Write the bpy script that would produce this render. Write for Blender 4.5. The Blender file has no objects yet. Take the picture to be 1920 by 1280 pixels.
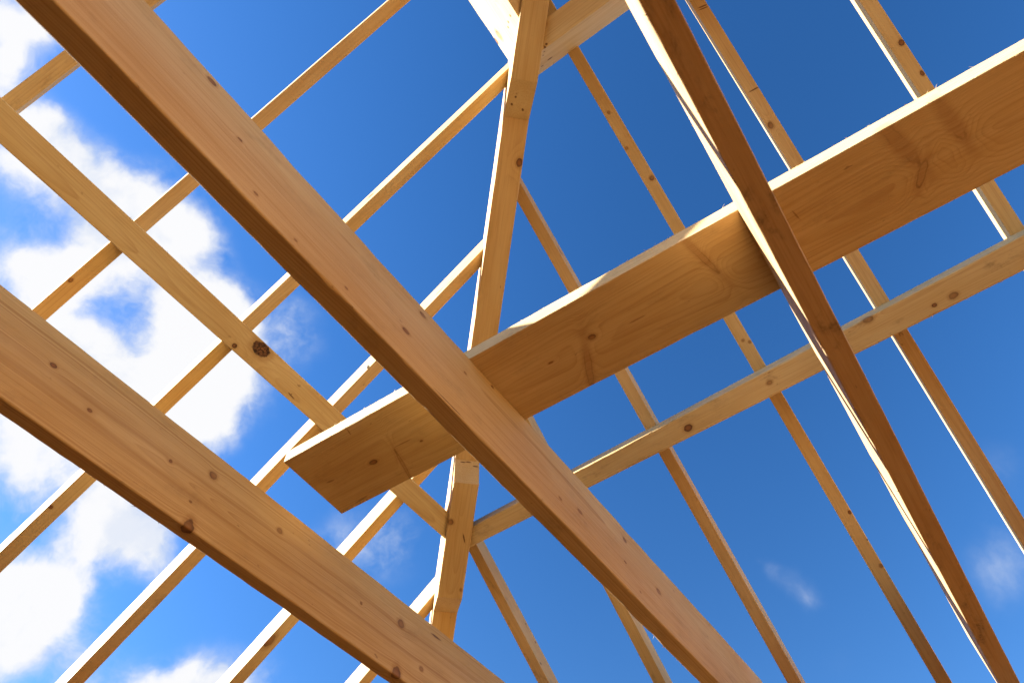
import bpy, bmesh, math, random
from mathutils import Vector, Matrix, noise

# member corners in metres, camera-height origin (eye 1.5 m over the deck): start ring then end ring,
# seen face first (two corners), far face after
TIMBER = {
    'L0': [[-0.3483, 0.2643, 2.884], [-0.3023, 0.2643, 2.884], [-0.3023, 0.3079, 2.945], [-0.3483, 0.3079, 2.945], [-0.3634, 2.7554, 1.1035], [-0.3174, 2.7554, 1.1035], [-0.3174, 2.799, 1.1645], [-0.3634, 2.799, 1.1645]],
    'L1': [[0.0995, 0.2643, 2.884], [0.1455, 0.2643, 2.884], [0.1455, 0.3079, 2.945], [0.0995, 0.3079, 2.945], [0.1007, 2.7554, 1.1035], [0.1467, 2.7554, 1.1035], [0.1467, 2.799, 1.1645], [0.1007, 2.799, 1.1645]],
    'L2': [[0.5536, 0.2629, 2.885], [0.5995, 0.3087, 2.8523], [0.5996, 0.3089, 2.9443], [0.5538, 0.2631, 2.9771], [0.5446, 2.7554, 1.1035], [0.5906, 2.7554, 1.1035], [0.5906, 2.799, 1.1645], [0.5446, 2.799, 1.1645]],
    'L3': [[0.9982, 0.7075, 2.5673], [1.0442, 0.7535, 2.5344], [1.0442, 0.7535, 2.6266], [0.9982, 0.7074, 2.6595], [0.9996, 2.7554, 1.1035], [1.0456, 2.7554, 1.1035], [1.0456, 2.799, 1.1645], [0.9996, 2.799, 1.1645]],
    'L4': [[1.4625, 1.1718, 2.2354], [1.5084, 1.2177, 2.2026], [1.5085, 1.2178, 2.2947], [1.4626, 1.1719, 2.3275], [1.4595, 2.7554, 1.1035], [1.5055, 2.7554, 1.1035], [1.5055, 2.799, 1.1645], [1.4595, 2.799, 1.1645]],
    'L5': [[1.917, 1.6263, 1.9105], [1.9629, 1.6722, 1.8778], [1.963, 1.6723, 1.9699], [1.9171, 1.6264, 2.0026], [1.9138, 2.7554, 1.1035], [1.9598, 2.7554, 1.1035], [1.9598, 2.799, 1.1645], [1.9138, 2.799, 1.1645]],
    'R0': [[0.2436, -0.8169, 3.1268], [0.2436, -0.8629, 3.1268], [0.2872, -0.8629, 3.1878], [0.2872, -0.8169, 3.1878], [2.8633, -0.8168, 1.2544], [2.8633, -0.8628, 1.2544], [2.9069, -0.8628, 1.3154], [2.9069, -0.8168, 1.3154]],
    'R1': [[0.2436, -0.3694, 3.1268], [0.2436, -0.4154, 3.1268], [0.2872, -0.4154, 3.1878], [0.2872, -0.3694, 3.1878], [2.8633, -0.3642, 1.2544], [2.8633, -0.4102, 1.2544], [2.9069, -0.4102, 1.3154], [2.9069, -0.3642, 1.3154]],
    'R2': [[0.4063, 0.0889, 3.0105], [0.4063, 0.0429, 3.0105], [0.45, 0.0429, 3.0715], [0.45, 0.0889, 3.0715], [2.8633, 0.0952, 1.2544], [2.8633, 0.0492, 1.2544], [2.9069, 0.0492, 1.3154], [2.9069, 0.0952, 1.3154]],
    'R3': [[0.8899, 0.5427, 2.6649], [0.8438, 0.4965, 2.6979], [0.8436, 0.4963, 2.7902], [0.8898, 0.5425, 2.7572], [2.8633, 0.55, 1.2544], [2.8633, 0.504, 1.2544], [2.9069, 0.504, 1.3154], [2.9069, 0.55, 1.3154]],
    'R4': [[1.3311, 0.9838, 2.3495], [1.284, 0.9367, 2.3832], [1.283, 0.9357, 2.4761], [1.3301, 0.9828, 2.4425], [2.8633, 1.0195, 1.2544], [2.8633, 0.9735, 1.2544], [2.9069, 0.9735, 1.3154], [2.9069, 1.0195, 1.3154]],
    'R5': [[1.8012, 1.4539, 2.0135], [1.7551, 1.4078, 2.0465], [1.755, 1.4077, 2.1387], [1.8011, 1.4538, 2.1058], [2.8633, 1.4563, 1.2544], [2.8633, 1.4103, 1.2544], [2.9069, 1.4103, 1.3154], [2.9069, 1.4563, 1.3154]],
    'J1': [[-2.6, 0.6758, 1.25], [-2.6, 0.7297, 1.25], [-2.6, 0.7297, 1.513], [-2.6, 0.6758, 1.513], [2.72, 0.6576, 1.25], [2.72, 0.7082, 1.25], [2.72, 0.7082, 1.513], [2.72, 0.6576, 1.513]],
    'J2': [[-2.6, 1.4292, 1.25], [-2.6, 1.4753, 1.25], [-2.6, 1.4753, 1.513], [-2.6, 1.4292, 1.513], [2.3, 1.4588, 1.25], [2.3, 1.502, 1.25], [2.3, 1.502, 1.513], [2.3, 1.4588, 1.513]],
    'J0': [[-2.6, -0.1487, 1.25], [-2.6, -0.1061, 1.25], [-2.6, -0.1061, 1.513], [-2.6, -0.1487, 1.513], [2.93, -0.1361, 1.25], [2.93, -0.0778, 1.25], [2.93, -0.0778, 1.513], [2.93, -0.1361, 1.513]],
    'board': [[0.9304, -2.2, 1.514], [1.1885, -2.2, 1.514], [1.1885, -2.2, 1.559], [0.9304, -2.2, 1.559], [0.8105, 1.3189, 1.514], [1.0696, 1.3308, 1.514], [1.0696, 1.3308, 1.559], [0.8105, 1.3189, 1.559]],
    'A': [[-1.6, 1.3321, 1.9242], [-1.6, 1.4081, 1.8699], [-1.6, 1.4999, 1.9984], [-1.6, 1.424, 2.0527], [1.623, 1.3464, 1.9139], [1.6895, 1.413, 1.8664], [1.7815, 1.505, 1.9948], [1.7153, 1.4387, 2.0422]],
    'B': [[1.6576, -1.9, 1.9195], [1.7459, -1.9, 1.8564], [1.8378, -1.9, 1.9849], [1.7494, -1.9, 2.0481], [1.693, 1.3316, 1.8942], [1.7481, 1.3866, 1.8549], [1.84, 1.4786, 1.9834], [1.7859, 1.4245, 2.022]],
    'hip': [[3.0198, 2.7701, 1.0062], [3.0891, 2.7008, 1.0062], [3.1511, 2.7628, 1.1799], [3.0818, 2.8321, 1.1799], [0.2399, -0.0098, 2.9932], [0.3092, -0.0791, 2.9932], [0.3712, -0.0171, 3.1668], [0.3019, 0.0522, 3.1668]],
    'dbl_low': [[1.8037, 1.554, 1.7479], [1.873, 1.4847, 1.7479], [1.9846, 1.5963, 1.7945], [1.9153, 1.6656, 1.7945], [1.5076, 1.2579, 1.9596], [1.5769, 1.1886, 1.9596], [1.5765, 1.1882, 2.0863], [1.5072, 1.2575, 2.0863]],
    'dbl_top': [[0.5465, 0.2968, 2.6466], [0.6158, 0.2275, 2.6466], [0.7243, 0.336, 2.6954], [0.655, 0.4053, 2.6954], [0.2351, -0.0146, 2.8691], [0.3044, -0.0839, 2.8691], [0.3404, -0.0479, 2.9697], [0.2711, 0.0214, 2.9697]],
    'ringL': [[-1.0, 0.1665, 2.7573], [-1.0, 0.0932, 2.8096], [-1.0, 0.229, 2.9996], [-1.0, 0.3022, 2.9473], [0.443, 0.1665, 2.7573], [0.3698, 0.0932, 2.8096], [0.5056, 0.229, 2.9996], [0.5788, 0.3022, 2.9473]],
    'ringR': [[0.5457, -1.0, 2.7142], [0.4725, -1.0, 2.7666], [0.5681, -1.0, 2.9004], [0.6414, -1.0, 2.8481], [0.5457, 0.1843, 2.7142], [0.4725, 0.111, 2.7666], [0.5681, 0.2067, 2.9004], [0.6414, 0.2799, 2.8481]],
}
CAM_AXES = [[0.570618, -0.820769, -0.027093], [0.67438, 0.487161, -0.554875], [0.468623, 0.298351, 0.831492]]   # rows: camera right, down, forward in world axes
FOCAL = 24.672
# cloud banks: direction in the sky, angular spread, weight
CLOUDS = [[-0.1836, 0.5042, 0.8439, 0.000348, 0.66], [-0.2108, 0.5163, 0.8301, 0.001012, 0.85], [-0.1655, 0.4954, 0.8528, 0.000163, 0.35], [-0.1598, 0.5446, 0.8233, 0.000356, 0.66], [-0.1388, 0.5689, 0.8106, 0.000365, 0.6], [-0.1514, 0.5197, 0.8408, 0.000165, -0.15], [-0.1535, 0.5299, 0.834, 0.00029, 0.3], [-0.0907, 0.5551, 0.8268, 0.000359, 0.8], [-0.1073, 0.564, 0.8188, 0.000238, 0.55], [-0.0536, 0.5579, 0.8282, 0.000385, 0.8], [-0.091, 0.5976, 0.7966, 0.000587, 0.8], [-0.0048, 0.5584, 0.8295, 0.000595, 0.85], [-0.0474, 0.5985, 0.7997, 0.000762, 0.8], [0.0604, 0.5402, 0.8394, 0.000898, 1.0], [0.0976, 0.5374, 0.8377, 0.000569, 0.75], [0.0598, 0.5894, 0.8056, 0.001433, 0.95], [0.0256, 0.6269, 0.7786, 0.000979, 0.7], [0.147, 0.5729, 0.8063, 0.000779, 0.85], [-0.0136, 0.6657, 0.7461, 0.000738, 0.5], [0.0528, 0.6609, 0.7486, 0.000828, 0.8], [0.1692, 0.6149, 0.7702, 0.001583, 1.15], [0.2001, 0.5716, 0.7958, 0.000614, 0.5], [0.2358, 0.6158, 0.7518, 0.001669, 1.2], [0.2568, 0.5895, 0.7658, 0.000547, 0.6], [0.231, 0.6614, 0.7136, 0.00156, 1.05], [0.1337, 0.6783, 0.7225, 0.001394, 0.65], [0.084, 0.696, 0.7131, 0.000815, 0.75], [0.2767, 0.6503, 0.7075, 0.000724, 0.65], [0.1861, 0.6834, 0.7059, 0.000931, 0.65], [0.2215, 0.5834, 0.7814, 0.000488, 0.45], [0.2439, 0.529, 0.8128, 0.000984, 0.3], [0.2849, 0.5301, 0.7986, 0.000675, 0.26], [0.311, 0.5922, 0.7433, 0.000459, 0.22], [0.2358, 0.5023, 0.8319, 0.000297, 0.15], [0.087, 0.644, 0.76, 0.00032, -0.24], [0.1255, 0.6373, 0.7603, 0.000339, -0.29], [0.1611, 0.6434, 0.7484, 0.000242, -0.3], [0.1595, 0.6684, 0.7265, 0.000175, -0.19], [0.0015, 0.6256, 0.7801, 0.000258, -0.16], [-0.024, 0.6399, 0.7681, 0.000214, -0.12], [0.084, 0.6636, 0.7433, 0.000215, -0.15], [0.1399, 0.7598, 0.6349, 0.003034, 0.48], [0.0847, 0.7727, 0.6291, 0.002307, 0.46], [0.1724, 0.7788, 0.6031, 0.000625, 0.34], [0.2027, 0.7405, 0.6407, 0.000706, 0.26], [0.1933, 0.7663, 0.6127, 0.000196, -0.1], [0.2613, 0.752, 0.6052, 0.000991, 0.8], [0.2631, 0.7735, 0.5765, 0.000796, 0.78], [0.3085, 0.744, 0.5927, 0.000491, 0.7], [0.338, 0.7421, 0.5788, 0.00025, 0.42], [0.2673, 0.7331, 0.6254, 0.000887, 0.6], [0.3303, 0.7238, 0.6058, 0.00023, 0.3], [0.2509, 0.8176, 0.5182, 0.001069, 1.15], [0.2347, 0.8344, 0.4987, 0.001132, 1.05], [0.2805, 0.8049, 0.5229, 0.000501, 0.72], [0.2278, 0.8529, 0.4697, 0.001314, 0.75], [0.2828, 0.8303, 0.4802, 0.000651, 0.4], [0.318, 0.8236, 0.4696, 0.001498, 0.34], [0.2887, 0.8434, 0.4532, 0.000612, 0.32], [0.4355, 0.7678, 0.4699, 0.000646, 0.75], [0.4712, 0.7452, 0.4718, 0.000941, 0.8], [0.5117, 0.7168, 0.4736, 0.000703, 0.65], [0.4109, 0.7876, 0.4592, 0.00041, 0.4], [0.4259, 0.7568, 0.4959, 0.000129, 0.3], [0.3795, 0.8158, 0.4364, 0.001491, 0.5], [0.483, 0.5928, 0.6445, 0.00064, 0.24], [0.5392, 0.5593, 0.6297, 0.000969, 0.26], [0.5272, 0.5392, 0.6568, 0.000531, 0.16], [0.5111, 0.5702, 0.6432, 0.000804, 0.2], [0.4625, 0.6037, 0.6494, 0.000283, 0.1], [0.8147, 0.1274, 0.5656, 0.000182, 0.2], [0.8284, 0.1184, 0.5475, 0.000149, 0.2], [0.8033, 0.1396, 0.579, 7.1e-05, 0.14], [0.8347, 0.1062, 0.5403, 0.000171, 0.1], [0.8002, -0.1589, 0.5783, 0.000504, 0.18], [0.8527, -0.112, 0.5103, 0.000571, 0.2], [0.8645, -0.0805, 0.4962, 0.000578, 0.18], [0.8687, 0.1201, 0.4805, 0.000462, 0.1], [0.8271, -0.1123, 0.5507, 0.000327, 0.08]]
# knots and checks seen on single timbers: point, half sizes along / across / deep (m), angle
KNOTS = {
    'A': [[[0.6213, 1.3612, 1.9033], 0.03128, 0.02208, 0.03], [[0.5529, 1.3994, 1.8761], 0.00731, 0.00731, 0.03]],
    'J1': [[[-0.0357, 0.667, 1.4904], 0.01117, 0.014, 0.00745], [[0.0752, 0.6666, 1.4009], 0.0059, 0.014, 0.00354], [[0.1595, 0.6664, 1.2894], 0.00555, 0.014, 0.00333], [[0.4141, 0.6655, 1.288], 0.00458, 0.014, 0.00344], [[0.6415, 0.6647, 1.4818], 0.01194, 0.014, 0.00663], [[0.5976, 0.6649, 1.3539], 0.01233, 0.014, 0.0074], [[0.8178, 0.6641, 1.4337], 0.00541, 0.014, 0.00406], [[0.9331, 0.6637, 1.4978], 0.00573, 0.014, 0.0043], [[1.2427, 0.6627, 1.332], 0.00737, 0.014, 0.00442], [[1.3495, 0.6623, 1.3636], 0.01234, 0.014, 0.00617], [[1.6011, 0.6614, 1.3538], 0.00668, 0.014, 0.00334], [[1.8224, 0.6607, 1.3837], 0.01448, 0.014, 0.00905], [[1.6722, 0.6612, 1.2924], 0.00505, 0.014, 0.00337], [[0.2711, 0.666, 1.2747], 0.00445, 0.014, 0.00334]],
    'J2': [[[0.2017, 1.4461, 1.4101], 0.00926, 0.014, 0.00617], [[0.3294, 1.4469, 1.3664], 0.00613, 0.014, 0.0046], [[0.6935, 1.4491, 1.4424], 0.01313, 0.014, 0.01149], [[0.5676, 1.4483, 1.3922], 0.00476, 0.014, 0.00476], [[0.6896, 1.4525, 1.25], 0.01548, 0.01548, 0.03], [[0.954, 1.4507, 1.428], 0.01025, 0.014, 0.00854], [[1.5134, 1.454, 1.4297], 0.01544, 0.014, 0.01351], [[1.6339, 1.4548, 1.3284], 0.00973, 0.014, 0.00778], [[1.5196, 1.4543, 1.25], 0.01859, 0.01488, 0.03], [[1.3217, 1.4529, 1.3962], 0.00458, 0.014, 0.00458], [[0.6656, 1.4489, 1.3232], 0.00472, 0.014, 0.00315]],
    'B': [[[1.7213, 0.3778, 1.874], 0.01564, 0.01173, 0.03], [[1.7109, 0.061, 1.8814], 0.00967, 0.00773, 0.03], [[1.6804, -0.3043, 1.9032], 0.01555, 0.00972, 0.03], [[1.7243, -0.55, 1.8719], 0.01385, 0.00989, 0.03], [[1.7241, -0.4899, 1.872], 0.00788, 0.00591, 0.03]],
    'board': [[[0.9639, 0.3674, 1.514], 0.01114, 0.00835, 0.03], [[0.9631, 1.1111, 1.514], 0.01444, 0.00802, 0.03], [[0.9697, 0.4983, 1.514], 0.00709, 0.00284, 0.03], [[0.981, 0.9471, 1.514], 0.00465, 0.0031, 0.03]],
    'dbl_low': [[[1.616, 1.3519, 1.8872], 0.01075, 0.01075, 0.03]],
    'R2': [[[0.8693, 0.0707, 2.6795], 0.00642, 0.00535, 0.03], [[0.9948, 0.0799, 2.5899], 0.00633, 0.00527, 0.03], [[1.1152, 0.0567, 2.5038], 0.00938, 0.00833, 0.03], [[1.6746, 0.0703, 2.104], 0.00511, 0.00511, 0.03], [[2.2482, 0.0545, 1.694], 0.00642, 0.00535, 0.03], [[2.4177, 0.0546, 1.5729], 0.00658, 0.00658, 0.03]],
    'R1': [[[1.1706, -0.3827, 2.4642], 0.01256, 0.00837, 0.03]],
    'R0': [[[1.1674, -0.8537, 2.4665], 0.01086, 0.00869, 0.03]],
    'ringL': [[[0.4431, 0.2747, 2.9088], 0.02021, 0.014, 0.01123], [[0.4616, 0.3002, 2.9445], 0.01366, 0.014, 0.00911]],
    'L2': [[[0.5513, 0.9349, 2.455], 0.01428, 0.014, 0.0102], [[0.5542, 2.0918, 1.5778], 0.00611, 0.00611, 0.03]],
    'L4': [[[1.4676, 2.0753, 1.5896], 0.02734, 0.01595, 0.03]],
    'R3': [[[1.1673, 0.4976, 2.5019], 0.01706, 0.014, 0.00853]],
    'L1': [[[0.1083, 1.6369, 1.9029], 0.00764, 0.00573, 0.03]],
}
CHECKS = {
    'J1': [[[0.7655, 0.6643, 1.2578], 0.05331, 0.012, 0.00196, 0.0]],
    'J2': [[[1.6967, 1.4552, 1.4779], 0.02864, 0.012, 0.00448, 0.0]],
    'board': [[[0.9854, 0.2456, 1.514], 0.02659, 0.00249, 0.012, 3.125], [[0.9463, 1.2645, 1.514], 0.01344, 0.00333, 0.012, 3.052], [[1.0575, 1.2399, 1.514], 0.02691, 0.00338, 0.012, -3.054], [[0.9569, 0.9938, 1.514], 0.02999, 0.00218, 0.012, 3.114], [[0.8346, 1.0899, 1.514], 0.01275, 0.00233, 0.012, 1.353], [[0.9515, -0.1997, 1.514], 0.01672, 0.00205, 0.012, 1.805]],
    'dbl_low': [[[1.6976, 1.3475, 1.8596], 0.02019, 0.00347, 0.012, 2.795], [[1.5301, 1.2347, 2.0739], 0.00434, 0.012, 0.00347, 0.0], [[1.5453, 1.2195, 2.0773], 0.007, 0.012, 0.00391, 0.0], [[1.5662, 1.1987, 2.0577], 0.00643, 0.012, 0.00347, 0.0]],
    'hip': [[[0.6044, 0.3547, 2.83], 0.11255, 0.012, 0.00355, 0.0]],
    'dbl_top': [[[0.6172, 0.3241, 2.6686], 0.00451, 0.00377, 0.012, 1.8], [[0.6333, 0.3531, 2.6788], 0.00535, 0.0038, 0.012, 2.203], [[0.6743, 0.3312, 2.6831], 0.00496, 0.00381, 0.012, 2.37]],
    'ringL': [[[0.3962, 0.1916, 2.7924], 0.00636, 0.012, 0.00559, 0.0], [[0.4141, 0.2116, 2.8205], 0.00674, 0.012, 0.00565, 0.0], [[0.4303, 0.2238, 2.8375], 0.00557, 0.012, 0.00525, 0.0]],
    'ringR': [[[0.539, 0.1325, 2.719], 0.00505, 0.00422, 0.012, -2.504], [[0.5468, 0.1425, 2.7157], 0.00459, 0.012, 0.00274, 0.0], [[0.5586, 0.1537, 2.7323], 0.00465, 0.012, 0.00276, 0.0], [[0.5707, 0.1651, 2.7492], 0.0047, 0.012, 0.00278, 0.0], [[0.6047, 0.1536, 2.7967], 0.01156, 0.012, 0.00479, 0.0], [[0.6127, 0.1931, 2.808], 0.0064, 0.012, 0.00328, 0.0]],
    'R1': [[[0.764, -0.3983, 2.7548], 0.0192, 0.00263, 0.012, 1.316], [[1.0561, -0.3979, 2.5461], 0.02166, 0.00296, 0.012, 1.492], [[0.7703, -0.3961, 2.7504], 0.0192, 0.00219, 0.012, 1.317]],
    'A': [[[0.803, 1.3987, 1.8766], 0.01655, 0.00226, 0.012, 0.088], [[0.7997, 1.397, 1.8778], 0.005, 0.00188, 0.012, 1.841]],
    'R2': [[[2.3369, 0.0492, 1.6306], 0.00306, 0.00347, 0.012, 0.481]],
    'R5': [[[2.2135, 1.4088, 1.7916], 0.00664, 0.012, 0.00386, 0.0], [[2.2816, 1.4089, 1.7435], 0.00655, 0.012, 0.00389, 0.0], [[2.3134, 1.409, 1.6637], 0.00635, 0.012, 0.00387, 0.0], [[2.2507, 1.4088, 1.7804], 0.00332, 0.012, 0.00364, 0.0]],
    'L3': [[[0.9984, 0.9635, 2.413], 0.02273, 0.012, 0.00317, 0.0], [[0.9983, 0.912, 2.4364], 0.02271, 0.012, 0.00318, 0.0]],
}
SPIKES = {
    'board': [[[0.9068, 0.0331, 1.514], 0.07517, 0.00671, 0.012, 1.827], [[0.9232, -0.4541, 1.514], 0.07251, 0.01252, 0.012, 1.902], [[0.9425, -0.565, 1.514], 0.05502, 0.01137, 0.012, 1.821], [[1.0408, 0.4239, 1.514], 0.06811, 0.0086, 0.012, 1.184], [[1.0224, 1.0482, 1.514], 0.0562, 0.004, 0.012, 1.308], [[1.0223, -0.4751, 1.514], 0.03155, 0.00861, 0.012, 1.072]],
}
NAIL = [0.9986, 1.2801, 2.1634]
# light settings
SUN_AZ, SUN_EL, SUN_E = 58.1, 24.9, 5.
SKY_STR, SKY_SAT, SKY_VAL, CLOUD = .053, 1.30, 1.22, 3.35
EXPOSURE = 2.47
POLAR = .36
EYE = 1.5
rnd = random.Random(7)
scene = bpy.context.scene
COL = scene.collection

# ------------------------------------------------------------------ nodes
class N:
    """tiny helper to write node trees as expressions"""
    def __init__(self, tree):
        self.t = tree
    def node(self, kind, **kw):
        n = self.t.nodes.new(kind)
        for k, v in kw.items():
            setattr(n, k, v)
        return n
    def put(self, sock, v):
        if hasattr(v, 'is_output'):
            self.t.links.new(v, sock)
        elif v is not None:
            sock.default_value = v
    def math(self, op, a, b=None, c=None, clamp=False):
        n = self.node('ShaderNodeMath', operation=op, use_clamp=clamp)
        self.put(n.inputs[0], a); self.put(n.inputs[1], b); self.put(n.inputs[2], c)
        return n.outputs[0]
    def vec(self, op, a, b=None, c=None):
        n = self.node('ShaderNodeVectorMath', operation=op)
        self.put(n.inputs[0], a)
        if b is not None:
            self.put(n.inputs[1], b)
        if c is not None:
            self.put(n.inputs[2], c)
        return n.outputs['Value'] if op in ('DOT_PRODUCT', 'LENGTH', 'DISTANCE') else n.outputs[0]
    def noise(self, v, scale, detail=2, rough=.5, dist=0):
        n = self.node('ShaderNodeTexNoise', noise_dimensions='3D')
        self.put(n.inputs['Vector'], v)
        n.inputs['Scale'].default_value = scale
        n.inputs['Detail'].default_value = detail
        n.inputs['Roughness'].default_value = rough
        n.inputs['Distortion'].default_value = dist
        return n.outputs['Fac'], n.outputs['Color']
    def range(self, v, a, b, lo=0., hi=1., smooth=True):
        n = self.node('ShaderNodeMapRange', interpolation_type='SMOOTHSTEP' if smooth else 'LINEAR')
        self.put(n.inputs['Value'], v)
        for i, x in zip((1, 2, 3, 4), (a, b, lo, hi)):
            n.inputs[i].default_value = x
        return n.outputs[0]
    def mix(self, f, a, b, blend='MIX'):
        n = self.node('ShaderNodeMix', data_type='RGBA', blend_type=blend)
        self.put(n.inputs['Factor'], f)
        self.put(n.inputs['A'], a if hasattr(a, 'is_output') else (*a, 1.))
        self.put(n.inputs['B'], b if hasattr(b, 'is_output') else (*b, 1.))
        return n.outputs['Result']
    def sep(self, v):
        n = self.node('ShaderNodeSeparateXYZ'); self.put(n.inputs[0], v)
        return n.outputs
    def comb(self, x, y, z):
        n = self.node('ShaderNodeCombineXYZ')
        self.put(n.inputs[0], x); self.put(n.inputs[1], y); self.put(n.inputs[2], z)
        return n.outputs[0]


def new_mat(name):
    m = bpy.data.materials.new(name)
    m.use_nodes = True
    m.node_tree.nodes.clear()
    return m, N(m.node_tree)


def wood(name, seed, tone=(1, 1, 1), knots=(), cracks=(), spikes=(), pith=(.02, .11), ring=.0042, contrast=.5,
         dirt=0., rough_sawn=0., wander=.010, rot=False, check_col=(.10, .035, .012), check_amt=.9):
    """softwood: growth rings round a pith beside the stick, fibres, knots [(x,y,z,rx,ry,rz)], dark checks"""
    m, g = new_mat(name)
    r = random.Random(seed)
    tc = g.node('ShaderNodeTexCoord').outputs['Object']
    off = (r.uniform(-50, 50), r.uniform(-50, 50), r.uniform(-50, 50))
    P = g.vec('ADD', tc, off)
    # --- knot field
    kd = None
    kw = g.noise(P, 60., 3, .6)[0]
    for (x, y, z, rx, ry, rz) in knots:
        d = g.vec('LENGTH', g.vec('MULTIPLY', g.vec('SUBTRACT', tc, (x, y, z)), (1/rx, 1/ry, 1/rz)))
        kd = d if kd is None else g.math('MINIMUM', kd, d)
    if kd is None:
        kd = g.math('ADD', 60., 0.)
    kd = g.math('ADD', kd, g.math('MULTIPLY', g.math('SUBTRACT', kw, .5), .7))
    halo = g.math('EXPONENT', g.math('MULTIPLY', g.math('MULTIPLY', kd, kd), -.16))
    spd = None
    for (cx, cy, cz, rx, ry, rz, ang) in spikes:
        v = g.vec('SUBTRACT', tc, (cx, cy, cz))
        vr = g.node('ShaderNodeVectorRotate', rotation_type='Z_AXIS')
        g.put(vr.inputs['Vector'], v); vr.inputs['Angle'].default_value = -ang
        d = g.vec('LENGTH', g.vec('MULTIPLY', vr.outputs[0], (1/rx, 1/ry, 1/rz)))
        spd = d if spd is None else g.math('MINIMUM', spd, d)
    if spd is not None:
        halo = g.math('MAXIMUM', halo, g.math('EXPONENT', g.math('MULTIPLY', g.math('MULTIPLY', spd, spd), -.12)))
    # --- rings
    slow = g.noise(g.vec('MULTIPLY', P, (1.1, 7., 7.)), 1., 2, .55)[1]
    sx, sy, sz = g.sep(g.vec('SUBTRACT', slow, (.5, .5, .5)))
    x, y, z = g.sep(tc)
    ty, tz = r.uniform(-.012, .012), r.uniform(-.015, .015)
    yy = g.math('ADD', g.math('ADD', y, g.math('MULTIPLY', x, ty)), g.math('MULTIPLY_ADD', sx, wander*2, -pith[0]))
    zz = g.math('ADD', g.math('ADD', z, g.math('MULTIPLY', x, tz)), g.math('MULTIPLY_ADD', sy, wander*2, -pith[1]))
    rad = g.math('SQRT', g.math('ADD', g.math('MULTIPLY', yy, yy), g.math('MULTIPLY', zz, zz)))
    rad = g.math('ADD', rad, g.math('MULTIPLY', halo, .008))
    uneven = g.math('MULTIPLY', g.math('SINE', g.math('MULTIPLY', rad, 2*math.pi/.031)), .9)
    ph = g.math('FRACT', g.math('ADD', g.math('DIVIDE', rad, ring), uneven))
    late = g.math('MULTIPLY', g.math('POWER', ph, 3.0), g.range(ph, .93, 1., 1., 0.))
    strength = g.range(g.noise(g.vec('MULTIPLY', P, (.8, 30., 30.)), 1., 2)[0], .3, .75, .35, 1.)
    late = g.math('MULTIPLY', late, strength)
    fibre = g.noise(g.vec('MULTIPLY', P, (5., 230., 230.)), 1., 2, .6)[0]
    blotch = g.noise(g.vec('MULTIPLY', P, (2.2, 9., 9.)), 1., 3, .6)[0]
    early = g.mix(g.range(blotch, .3, .7), tuple(a*b for a, b in zip((.60, .468, .262), tone)),
                  tuple(a*b for a, b in zip((.53, .380, .18), tone)))
    dark = tuple(a*b for a, b in zip((.34, .195, .075), tone))
    col = g.mix(g.math('MULTIPLY', late, contrast), early, dark)
    col = g.mix(g.range(fibre, .42, .72, 0., .28), col, dark)
    # --- knots
    inner = g.mix(g.range(kd, .25, .95), tuple(a*b for a, b in zip((.24, .105, .038), tone)), (.10, .042, .017))
    if rot:
        inner = g.mix(g.range(g.noise(P, 130., 3, .7)[0], .36, .6), (.022, .010, .006), inner)
    col = g.mix(g.math('MULTIPLY', g.range(kd, 1.02, 1.9, .55, 0.), 1.), col, dark)
    pale = g.range(g.noise(P, 14., 0)[0], .35, .65, .5, 1.) if not rot else 1.
    col = g.mix(g.math('MULTIPLY', g.range(kd, .92, 1.1, 1., 0.), pale), col, inner)
    # --- checks, nail holes, resin slits
    cd = None
    for (cx, cy, cz, rx, ry, rz, ang) in cracks:
        v = g.vec('SUBTRACT', tc, (cx, cy, cz))
        vr = g.node('ShaderNodeVectorRotate', rotation_type='Z_AXIS')
        g.put(vr.inputs['Vector'], v); vr.inputs['Angle'].default_value = -ang
        d = g.vec('LENGTH', g.vec('MULTIPLY', vr.outputs[0], (1/rx, 1/ry, 1/rz)))
        cd = d if cd is None else g.math('MINIMUM', cd, d)
    if cd is not None:
        cd = g.math('ADD', cd, g.math('MULTIPLY', g.math('SUBTRACT', kw, .5), .8))
        col = g.mix(g.range(cd, .6, 1.25, check_amt, 0.), col, check_col)
    # --- spike knots: branches cut lengthwise, brown cores between torn dark outlines
    if spd is not None:
        spn = g.math('ADD', spd, g.math('MULTIPLY', g.math('SUBTRACT', kw, .5), .9))
        col = g.mix(g.range(spn, .5, 2.6, .42, 0.), col, tuple(a*b for a, b in zip((.30, .15, .055), tone)))
        rim = g.range(g.math('ABSOLUTE', g.math('SUBTRACT', spn, 1.)), .05, .22, .42, 0.)
        col = g.mix(g.math('MULTIPLY', rim, g.range(blotch, .35, .6)), col, (.09, .035, .012))
    # --- dirt, weather marks
    if dirt:
        dn = g.noise(g.vec('MULTIPLY', P, (7., 16., 16.)), 1., 5, .65, .4)[0]
        fine = g.noise(P, 90., 3, .7)[0]
        f = g.math('MULTIPLY', g.range(dn, .54, .72), g.range(fine, .3, .65, .35, 1.))
        col = g.mix(g.math('MULTIPLY', f, dirt), col, (.075, .045, .025))
    speck = g.noise(g.vec('MULTIPLY', P, (26., 60., 60.)), 1., 2, .5)[0]
    col = g.mix(g.range(speck, .73, .79, 0., .55), col, (.13, .06, .025))
    # --- relief
    saw = g.math('MULTIPLY', g.noise(g.vec('MULTIPLY', P, (28., 260., 260.)), 1., 3, .7)[0], .5 + rough_sawn*2)
    hgt = g.math('ADD', g.math('MULTIPLY', late, .35), saw)
    hgt = g.math('ADD', hgt, g.math('MULTIPLY', fibre, .4))
    bump = g.node('ShaderNodeBump')
    bump.inputs['Strength'].default_value = .25 + .35*rough_sawn
    bump.inputs['Distance'].default_value = .0012
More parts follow.
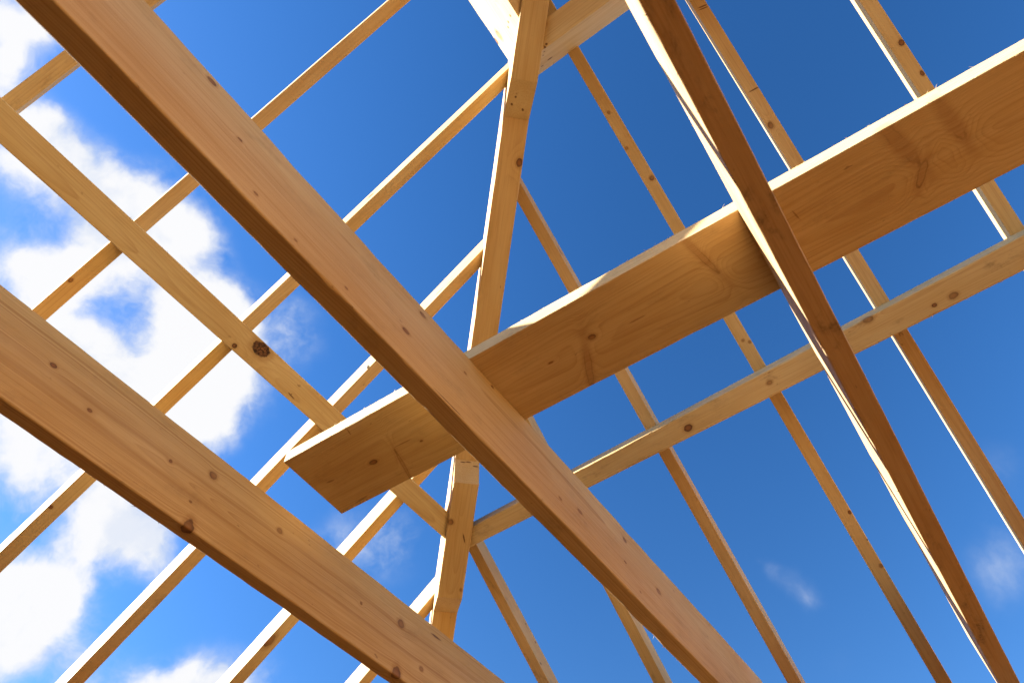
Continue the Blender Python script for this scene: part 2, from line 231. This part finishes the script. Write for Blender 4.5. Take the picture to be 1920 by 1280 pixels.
    g.put(bump.inputs['Height'], hgt)
    b = g.node('ShaderNodeBsdfPrincipled')
    g.put(b.inputs['Base Color'], col)
    g.put(b.inputs['Roughness'], g.range(fibre, .3, .7, .55, .75))
    b.inputs['Specular IOR Level'].default_value = .25
    g.put(b.inputs['Normal'], bump.outputs[0])
    o = g.node('ShaderNodeOutputMaterial')
    g.put(o.inputs['Surface'], b.outputs[0])
    return m


# ------------------------------------------------------------------ meshes
def frame_of(cs):
    """local frame of a stick: x along it, y across the seen face, z into its depth"""
    c = [Vector(p) + Vector((0, 0, EYE)) for p in cs]
    a = sum(c[:4], Vector()) / 4
    b = sum(c[4:], Vector()) / 4
    X = (b - a).normalized()
    Y = (c[1] - c[0]); Y = (Y - X*Y.dot(X)).normalized()
    Z = X.cross(Y)
    M = Matrix((X, Y, Z)).transposed().to_4x4()
    M.translation = (a + b)/2
    return M, c


def stick_mesh(name, cs, seed, step=.035, r0=.0022, wob=.0007, bow=(0, 0, .5), fuzz=0, fuzz_edges=(0, 1), nick=.5):
    M, c = frame_of(cs)
    inv = M.inverted()
    L = [inv @ p for p in c]
    ln = (L[4] - L[0]).length
    n = max(3, int(ln/step))
    bm = bmesh.new()
    rings = []
    sgn = 1 if (L[3] - L[0]).z > 0 else -1
    for i in range(n + 1):
        t = i/n
        q = [L[k].lerp(L[k + 4], t) for k in range(4)]
        xm = sum(p.x for p in q)/4
        s = seed*3.17
        wy = noise.noise((xm*1.3, s, 0))*wob*1.6 + noise.noise((xm*7, s, 4))*wob*.35
        wz = noise.noise((xm*1.3, s, 9))*wob*1.6 + noise.noise((xm*7, s, 14))*wob*.35
        bt = max(0., 1 - abs((t - bow[2])/.5)**2)
        d = Vector((0, wy + bow[0]*bt, wz + bow[1]*bt))
        ring = []
        for k in range(4):
            p, pa, pb = q[k], q[k - 1], q[(k + 1) % 4]
            nn = noise.noise((p.x*11, s + k*5.3, 2.2))
            n2 = noise.noise((p.x*38, s + k*5.3, 7.7))
            r = r0*(1 + .5*nn + .45*n2)
            if nn > .32:
                r += (nn - .32)*.018*nick
            ea = (pa - p).normalized(); eb = (pb - p).normalized()
            for w, v in ((1., 0.), (.38, .38), (0., 1.)):
                ring.append(bm.verts.new(p + d + ea*r*w + eb*r*v))
        rings.append(ring)
    m = len(rings[0])
    for a, b in zip(rings[:-1], rings[1:]):
        for k in range(m):
            bm.faces.new((a[k], a[(k + 1) % m], b[(k + 1) % m], b[k]))
    bm.faces.new(rings[0][::-1]); bm.faces.new(rings[-1])
    bmesh.ops.recalc_face_normals(bm, faces=bm.faces[:])
    # torn fibres along the arrises
    rr = random.Random(seed + 99)
    for _ in range(fuzz):
        e = rr.choice(fuzz_edges); t = rr.random()
        bt = max(0., 1 - abs((t - bow[2])/.5)**2)
        p = L[e].lerp(L[e + 4], t) + Vector((0, bow[0]*bt, bow[1]*bt))
        out = Vector((0, (p.y > 0)*2 - 1, (p.z > 0)*2 - 1)).normalized()
        d = (Vector((rr.choice((-1, 1))*rr.uniform(.6, 1.6), 0, 0)) + out*rr.uniform(.1, .6)
             + Vector((0, rr.uniform(-.4, .4), rr.uniform(-.4, .4)))).normalized()
        l = rr.uniform(.004, .012); w = rr.uniform(.0005, .0012)
        u = d.orthogonal().normalized(); v = d.cross(u)
        p = p - out*.0015
        base = [bm.verts.new(p + (u*math.cos(a) + v*math.sin(a))*w) for a in (0, 2.1, 4.2)]
        tip = bm.verts.new(p + d*l + out*rr.uniform(0, .003))
        for k in range(3):
            bm.faces.new((base[k], base[(k + 1) % 3], tip))
    me = bpy.data.meshes.new(name)
    bm.to_mesh(me); bm.free()
    return me, M, L


def link(name, me, mat, M=None, parent=None):
    o = bpy.data.objects.new(name, me)
    COL.objects.link(o)
    if me is not None:
        me.materials.append(mat)
    if parent is not None:
        o.parent = parent
    if M is not None:
        o.matrix_world = M if parent is None else M
        if parent is not None:
            o.matrix_basis = parent.matrix_basis.inverted() @ M
    return o


def tag(o, label, cat, group=None):
    o['label'] = label; o['category'] = cat
    if group:
        o['group'] = group
    return o


def auto_knots(L, rng, n, faces=('seen', 'side'), big=.013, small=.005):
    """scatter round branch knots on the seen face (z low) and on the two side faces"""
    out = []
    x0, x1 = min(p.x for p in L), max(p.x for p in L)
    ys = (min(p.y for p in L), max(p.y for p in L)); zs = (min(p.z for p in L), max(p.z for p in L))
    zf = L[0].z
    for _ in range(n):
        f = rng.choice(faces)
        r = rng.uniform(small, big)
        x = rng.uniform(x0, x1)
        if f == 'seen':
            out.append((x, rng.uniform(ys[0]*.8, ys[1]*.8), zf, r*rng.uniform(1., 1.5), r, .03))
        else:
            out.append((x, rng.choice(ys), rng.uniform(zs[0]*.8, zs[1]*.8), r*rng.uniform(1., 1.5), .012, r))
    return out


def local(M, px_point):
    return M.inverted() @ (Vector(px_point) + Vector((0, 0, EYE)))


def timber(key, name, seed, tone=(1, 1, 1), nk=8, parent=None, mat_kw=None, mesh_kw=None, kfaces=('seen', 'side'), kbig=.013):
    me, M, L = stick_mesh(name, TIMBER[key], seed, **(mesh_kw or {}))
    rng = random.Random(seed*13 + 5)
    ks = auto_knots(L, rng, nk, kfaces, big=kbig)
    for (P, rx, ry, rz) in KNOTS.get(key, ()):
        q = local(M, P); ks.append((q.x, q.y, q.z, rx, ry, rz))
    cs = []
    for (P, rx, ry, rz, ang) in CHECKS.get(key, ()):
        q = local(M, P); cs.append((q.x, q.y, q.z, rx, ry, rz, ang))
    sp = []
    for (P, rx, ry, rz, ang) in SPIKES.get(key, ()):
        q = local(M, P); sp.append((q.x, q.y, q.z, rx, ry, rz, ang))
    mat = wood('softwood_' + key.lower(), seed, tone, ks, cs, sp, **(mat_kw or {}))
    return link(name, me, mat, M, parent)


# ------------------------------------------------------------------ the frame
J_GROUP = 'ceiling joists on edge under the roof frame'
L_GROUP = 'rafters of the left roof slope'
R_GROUP = 'rafters of the right roof slope'

o = timber('J1', 'joist', 11, (.82, .74, .61), 2, mat_kw=dict(dirt=.22, ring=.0062, contrast=1., pith=(-.10, .06), wander=.016),
           mesh_kw=dict(wob=.0016, r0=.003, fuzz=60, step=.03), kfaces=('side', 'side', 'seen'), kbig=.010)
tag(o, 'longest joist, running from the top left corner to bottom right in front of the plank', 'joist', J_GROUP)
o = timber('J2', 'joist', 12, (.83, .725, .57), 1, mat_kw=dict(dirt=.18, ring=.0068, contrast=1., pith=(-.06, -.02), wander=.016),
           mesh_kw=dict(wob=.0016, r0=.003, fuzz=50, step=.03), kfaces=('side', 'side', 'seen'), kbig=.011)
tag(o, 'thick joist cutting across the bottom left corner, broad grained side with round knots', 'joist', J_GROUP)
o = timber('J0', 'joist', 13, (.80, .66, .56), 0, mat_kw=dict(ring=.003, contrast=.25, pith=(.01, .4), dirt=.7, rough_sawn=.15),
           mesh_kw=dict(wob=.0006, r0=.0022, fuzz=110, fuzz_edges=(1, 1, 1, 2), step=.03, nick=.15, bow=(-.006, 0, .42)))
tag(o, 'dark red brown joist falling steeply down the right side, one edge glaring white', 'joist', J_GROUP)

o = timber('board', 'plank', 21, (1.02, .95, .84), 1, mat_kw=dict(dirt=.2, ring=.0034, contrast=.6, pith=(.02, .30), rough_sawn=.5, wander=.008, check_col=(.20, .085, .03), check_amt=.6),
           mesh_kw=dict(wob=.0010, r0=.0014, fuzz=220, fuzz_edges=(0, 3), step=.02, nick=.25), kfaces=('seen',), kbig=.018)
tag(o, 'wide loose plank lying across the joists, its sawn end hanging free at lower left', 'plank')

o = timber('A', 'purlin', 31, (.92, .87, .75), 1, mat_kw=dict(ring=.0038, contrast=.6, rot=True, pith=(.03, .07)), mesh_kw=dict(fuzz=40))
tag(o, 'lower purlin from the left edge to the hip rafter, with one big blackened knot', 'purlin', 'purlins under the rafters')
o = timber('B', 'purlin', 32, (.92, .87, .76), 1, mat_kw=dict(ring=.0034, contrast=.5, pith=(-.04, .10), dirt=.45),
           mesh_kw=dict(fuzz=90, r0=.0035))
tag(o, 'lower purlin from the hip rafter up to the right edge, grey strip along its top', 'purlin', 'purlins under the rafters')
o = timber('ringL', 'purlin', 33, (1.04, 1.04, 1.06), 4, mat_kw=dict(ring=.004, contrast=.3, dirt=.35), mesh_kw=dict(fuzz=10))
tag(o, 'stub of upper purlin left of the hip rafter, its outer face sunlit white', 'purlin', 'purlins under the rafters')
o = timber('ringR', 'purlin', 34, (1., .97, .92), 3, mat_kw=dict(ring=.007, contrast=.45, pith=(.05, .03), wander=.03), mesh_kw=dict(fuzz=10))
tag(o, 'upper purlin right of the hip rafter at the top edge, pale shaded outer face', 'purlin', 'purlins under the rafters')

hip = bpy.data.objects.new('hip_rafter', None)
COL.objects.link(hip)
hm, _ = frame_of(TIMBER['hip'])
hip.matrix_basis = Matrix.Translation(hm @ Vector((-1.2, 0, 0)))
tag(hip, 'thick hip rafter rising almost upright through the middle, where both roof slopes meet', 'hip rafter')
timber('hip', 'hip_timber', 41, (.90, .78, .62), 2, parent=hip, mat_kw=dict(ring=.0045, contrast=.4, pith=(.02, .09)), mesh_kw=dict(fuzz=30))
o = timber('dbl_low', 'bevelled_packing_piece', 42, (.90, .79, .63), 1, parent=hip, mat_kw=dict(ring=.004, contrast=.4, pith=(.0, .07)), mesh_kw=dict(fuzz=40, r0=.003))
o = timber('dbl_top', 'bevelled_packing_piece', 43, (.90, .82, .66), 1, parent=hip, mat_kw=dict(ring=.004, contrast=.35, pith=(.02, .08)), mesh_kw=dict(fuzz=20))

LL = {'L0': 'rafter crossing the top left corner behind the longest joist, pale lower edge',
      'L1': 'rafter of the left slope with no bright edge, coming from the top edge',
      'L2': 'longest white edged rafter, meeting the hip rafter right below the upper purlin',
      'L3': 'white edged rafter joining the hip rafter halfway up, a nail head on its edge',
      'L4': 'white edged rafter passing behind the free sawn end of the plank',
      'L5': 'lowest white edged rafter, meeting the hip rafter just above the bottom left joist'}
for i, k in enumerate(('L0', 'L1', 'L2', 'L3', 'L4', 'L5')):
    o = timber(k, 'rafter', 50 + i, (.90, .82 - .02*(i % 2), .68), 1, mat_kw=dict(contrast=.5, dirt=.5*(i % 3 == 0), pith=(rnd.uniform(-.05, .05), .07)), mesh_kw=dict(fuzz=14, r0=.0016, nick=.15), kbig=.006)
    tag(o, LL[k], 'rafter', L_GROUP)
    if k == 'L3':
        nail_host = o
# the nail left standing in that rafter's edge
bm = bmesh.new()
nd = (Vector((-.55, -.2, -.8))).normalized()
bmesh.ops.create_cone(bm, cap_ends=True, segments=14, radius1=.0035, radius2=.0035, depth=.014,
                      matrix=nd.to_track_quat('Z', 'Y').to_matrix().to_4x4())
bmesh.ops.create_uvsphere(bm, u_segments=14, v_segments=8, radius=.0075,
                          matrix=Matrix.Translation(nd*.008) @ nd.to_track_quat('Z', 'Y').to_matrix().to_4x4() @ Matrix.Diagonal((1, 1, .6, 1)))
me = bpy.data.meshes.new('nail_head'); bm.to_mesh(me); bm.free()
for p in me.polygons:
    p.use_smooth = True
m, g = new_mat('bright_steel')
b = g.node('ShaderNodeBsdfPrincipled'); b.inputs['Metallic'].default_value = 1.
b.inputs['Base Color'].default_value = (.45, .40, .34, 1); b.inputs['Roughness'].default_value = .35
g.put(g.node('ShaderNodeOutputMaterial').inputs[0], b.outputs[0])
link('nail_head', me, m, Matrix.Translation(Vector(NAIL) + Vector((0, 0, EYE)) + nd*.003), nail_host)
RL = {'R0': 'rightmost rafter, passing behind the right end of the wide plank',
      'R1': 'long rafter right of the dark joist, crossing behind plank and purlin, thin pale left edge',
      'R2': 'long slim rafter hanging from the upper right purlin, just left of the dark joist',
      'R3': 'rafter of the right slope starting behind the hip rafter above the plank, greyish right edge',
      'R4': 'rafter mostly hidden behind the longest joist, showing below it near the bottom edge',
      'R5': 'rafter leaving the foot of the purlin joint at the hip, speckled grey right side'}
for i, k in enumerate(('R0', 'R1', 'R2', 'R3', 'R4', 'R5')):
    o = timber(k, 'rafter', 60 + i, (.92, .82 - .02*(i % 2), .68), 1, mat_kw=dict(contrast=.5, dirt=.6*(i in (4, 5)), pith=(rnd.uniform(-.05, .05), .07)), mesh_kw=dict(fuzz=12, r0=.0016, nick=.15), kbig=.006)
    tag(o, RL[k], 'rafter', R_GROUP)

# ------------------------------------------------------------------ unseen deck and ground, put in to bounce warm light
def sheet(name, x0, x1, y0, y1, z, mat):
    me = bpy.data.meshes.new(name)
    me.from_pydata([(x0, y0, z), (x1, y0, z), (x1, y1, z), (x0, y1, z)], [], [(0, 1, 2, 3)])
    o = bpy.data.objects.new(name, me); COL.objects.link(o)
    me.materials.append(mat); o['kind'] = 'structure'
    return o

m, g = new_mat('deck_boards')
tc = g.node('ShaderNodeTexCoord').outputs['Object']
br = g.node('ShaderNodeTexBrick')
g.put(br.inputs['Vector'], tc)
br.inputs['Scale'].default_value = 1.
br.inputs['Brick Width'].default_value = 2.4; br.inputs['Row Height'].default_value = .14
br.inputs['Mortar Size'].default_value = .004
br.inputs['Color1'].default_value = (.31, .155, .05, 1); br.inputs['Color2'].default_value = (.37, .19, .062, 1)
br.inputs['Mortar'].default_value = (.03, .012, .006, 1)
gn = g.noise(g.vec('MULTIPLY', tc, (2., 60., 1.)), 1., 3, .6)[0]
b = g.node('ShaderNodeBsdfPrincipled'); b.inputs['Roughness'].default_value = .7
g.put(b.inputs['Base Color'], g.mix(g.range(gn, .3, .7, 0., .4), br.outputs['Color'], (.21, .10, .03)))
g.put(g.node('ShaderNodeOutputMaterial').inputs[0], b.outputs[0])
sheet('deck_floor', -4.6, 3.4, -4.6, 3.1, 0., m)

m, g = new_mat('dry_ground')
tc = g.node('ShaderNodeTexCoord').outputs['Object']
gn = g.noise(tc, .6, 6, .65)[0]
b = g.node('ShaderNodeBsdfPrincipled'); b.inputs['Roughness'].default_value = .9
g.put(b.inputs['Base Color'], g.mix(g.range(gn, .3, .7), (.20, .125, .055), (.16, .095, .04)))
g.put(g.node('ShaderNodeOutputMaterial').inputs[0], b.outputs[0])
sheet('ground', -3000, 3000, -3000, 3000, -.35, m)

# unseen storey walls under the roof, added to block horizon light and bounce warmth
def box(name, x0, x1, y0, y1, z0, z1, mat):
    bm = bmesh.new()
    bmesh.ops.create_cube(bm, size=1., matrix=Matrix.Translation(((x0 + x1)/2, (y0 + y1)/2, (z0 + z1)/2))
                          @ Matrix.Diagonal((x1 - x0, y1 - y0, z1 - z0, 1)))
    me = bpy.data.meshes.new(name); bm.to_mesh(me); bm.free()
    o = bpy.data.objects.new(name, me); COL.objects.link(o)
    me.materials.append(mat); o['kind'] = 'structure'
    return o

m, g = new_mat('wall_boards')
tc = g.node('ShaderNodeTexCoord').outputs['Object']
gn = g.noise(g.vec('MULTIPLY', tc, (6., 6., 40.)), 1., 4, .6)[0]
b = g.node('ShaderNodeBsdfPrincipled'); b.inputs['Roughness'].default_value = .75
g.put(b.inputs['Base Color'], g.mix(g.range(gn, .3, .7), (.38, .205, .066), (.28, .145, .043)))
g.put(g.node('ShaderNodeOutputMaterial').inputs[0], b.outputs[0])
WT = 2.62
box('unseen_wall', -4.2, 2.95, 2.62, 2.76, .004, WT, m)
box('unseen_wall', -4.2, 2.95, -4.2, -4.06, .004, WT, m)
box('unseen_wall', 2.953, 3.09, -4.2, 2.76, .004, WT, m)
box('unseen_wall', -4.343, -4.203, -4.2, 2.76, .004, WT, m)

# ------------------------------------------------------------------ sun and sky
AZ, EL = math.radians(SUN_AZ), math.radians(SUN_EL)
S = Vector((-math.cos(AZ)*math.cos(EL), math.sin(AZ)*math.cos(EL), math.sin(EL)))
sd = bpy.data.lights.new('sun', 'SUN')
sd.energy = SUN_E; sd.angle = math.radians(.53); sd.color = (1., .98, .95)
so = bpy.data.objects.new('sun', sd); COL.objects.link(so)
so.rotation_euler = S.to_track_quat('Z', 'Y').to_euler()
so.location = S*30

w = bpy.data.worlds.new('World'); scene.world = w
w.use_nodes = True
w.node_tree.nodes.clear()
g = N(w.node_tree)
dirn = g.vec('NORMALIZE', g.node('ShaderNodeTexCoord').outputs['Generated'])
sky = g.node('ShaderNodeTexSky', sky_type='NISHITA')
sky.sun_disc = False
sky.sun_elevation = EL; sky.sun_rotation = math.atan2(S.x, S.y)
sky.altitude = 300.; sky.air_density = 1.0; sky.dust_density = .3; sky.ozone_density = 2.5
hs = g.node('ShaderNodeHueSaturation')
hs.inputs['Saturation'].default_value = SKY_SAT; hs.inputs['Value'].default_value = SKY_VAL
g.put(hs.inputs['Color'], sky.outputs[0])
hs.inputs['Hue'].default_value = .508
# skylight is polarised across the sun; the photograph's filter darkens it there
cg = g.vec('DOT_PRODUCT', dirn, tuple(S))
c2 = g.math('MULTIPLY', cg, cg)
pol = g.math('DIVIDE', g.math('SUBTRACT', 1., c2), g.math('ADD', 1., c2))
sky_col = g.vec('MULTIPLY', hs.outputs[0], g.comb(*[g.math('MULTIPLY_ADD', pol, -POLAR, 1.)]*3))
# cumulus banks: soft masses broken up by turbulence
warp = g.vec('MULTIPLY', g.vec('SUBTRACT', g.noise(dirn, 7., 4, .6)[1], (.5, .5, .5)), (.075, .075, .075))
wd = g.vec('NORMALIZE', g.vec('ADD', dirn, warp))
acc = None
for (x, y, z, s2, wt) in CLOUDS:
    e = g.math('EXPONENT', g.math('MULTIPLY_ADD', g.vec('DOT_PRODUCT', wd, (x, y, z)), 1/s2, -1/s2))
    acc = g.math('MULTIPLY', e, wt) if acc is None else g.math('MULTIPLY_ADD', e, wt, acc)
turb = g.noise(wd, 10., 11, .66)[0]
field = g.math('ADD', acc, g.math('MULTIPLY', g.math('SUBTRACT', turb, .5), g.range(acc, 0., .5, .0, 2.3)))
dens = g.range(field, .04, 1.08)
dens = g.math('MULTIPLY', dens, .985)
shade = g.noise(wd, 6., 6, .6)[0]
bright = g.math('MULTIPLY', g.range(field, .3, 1.25, .62, 1.), g.range(shade, .36, .54, .74, 1.))
cl = g.mix(g.range(bright, .5, .95), (.62*CLOUD, .72*CLOUD, .92*CLOUD), (1.*CLOUD, 1.*CLOUD, 1.01*CLOUD))
final = g.mix(dens, sky_col, cl)
bg = g.node('ShaderNodeBackground'); bg.inputs['Strength'].default_value = SKY_STR
g.put(bg.inputs['Color'], final)
g.put(g.node('ShaderNodeOutputWorld').inputs['Surface'], bg.outputs[0])

# ------------------------------------------------------------------ camera
cd = bpy.data.cameras.new('camera')
cd.sensor_width = 36.; cd.lens = FOCAL
cd.clip_start = .05; cd.clip_end = 10000.
cd.dof.use_dof = True; cd.dof.focus_distance = 2.3; cd.dof.aperture_fstop = 5.
co = bpy.data.objects.new('camera', cd); COL.objects.link(co)
r, d, fw = (Vector(v) for v in CAM_AXES)
co.matrix_world = Matrix.Translation((0, 0, EYE)) @ Matrix((r, -d, -fw)).transposed().to_4x4()
scene.camera = co
vs = scene.view_settings
vs.view_transform = 'Standard'; vs.look = 'None'; vs.gamma = 1.; vs.use_curve_mapping = False
vs.exposure = EXPOSURE
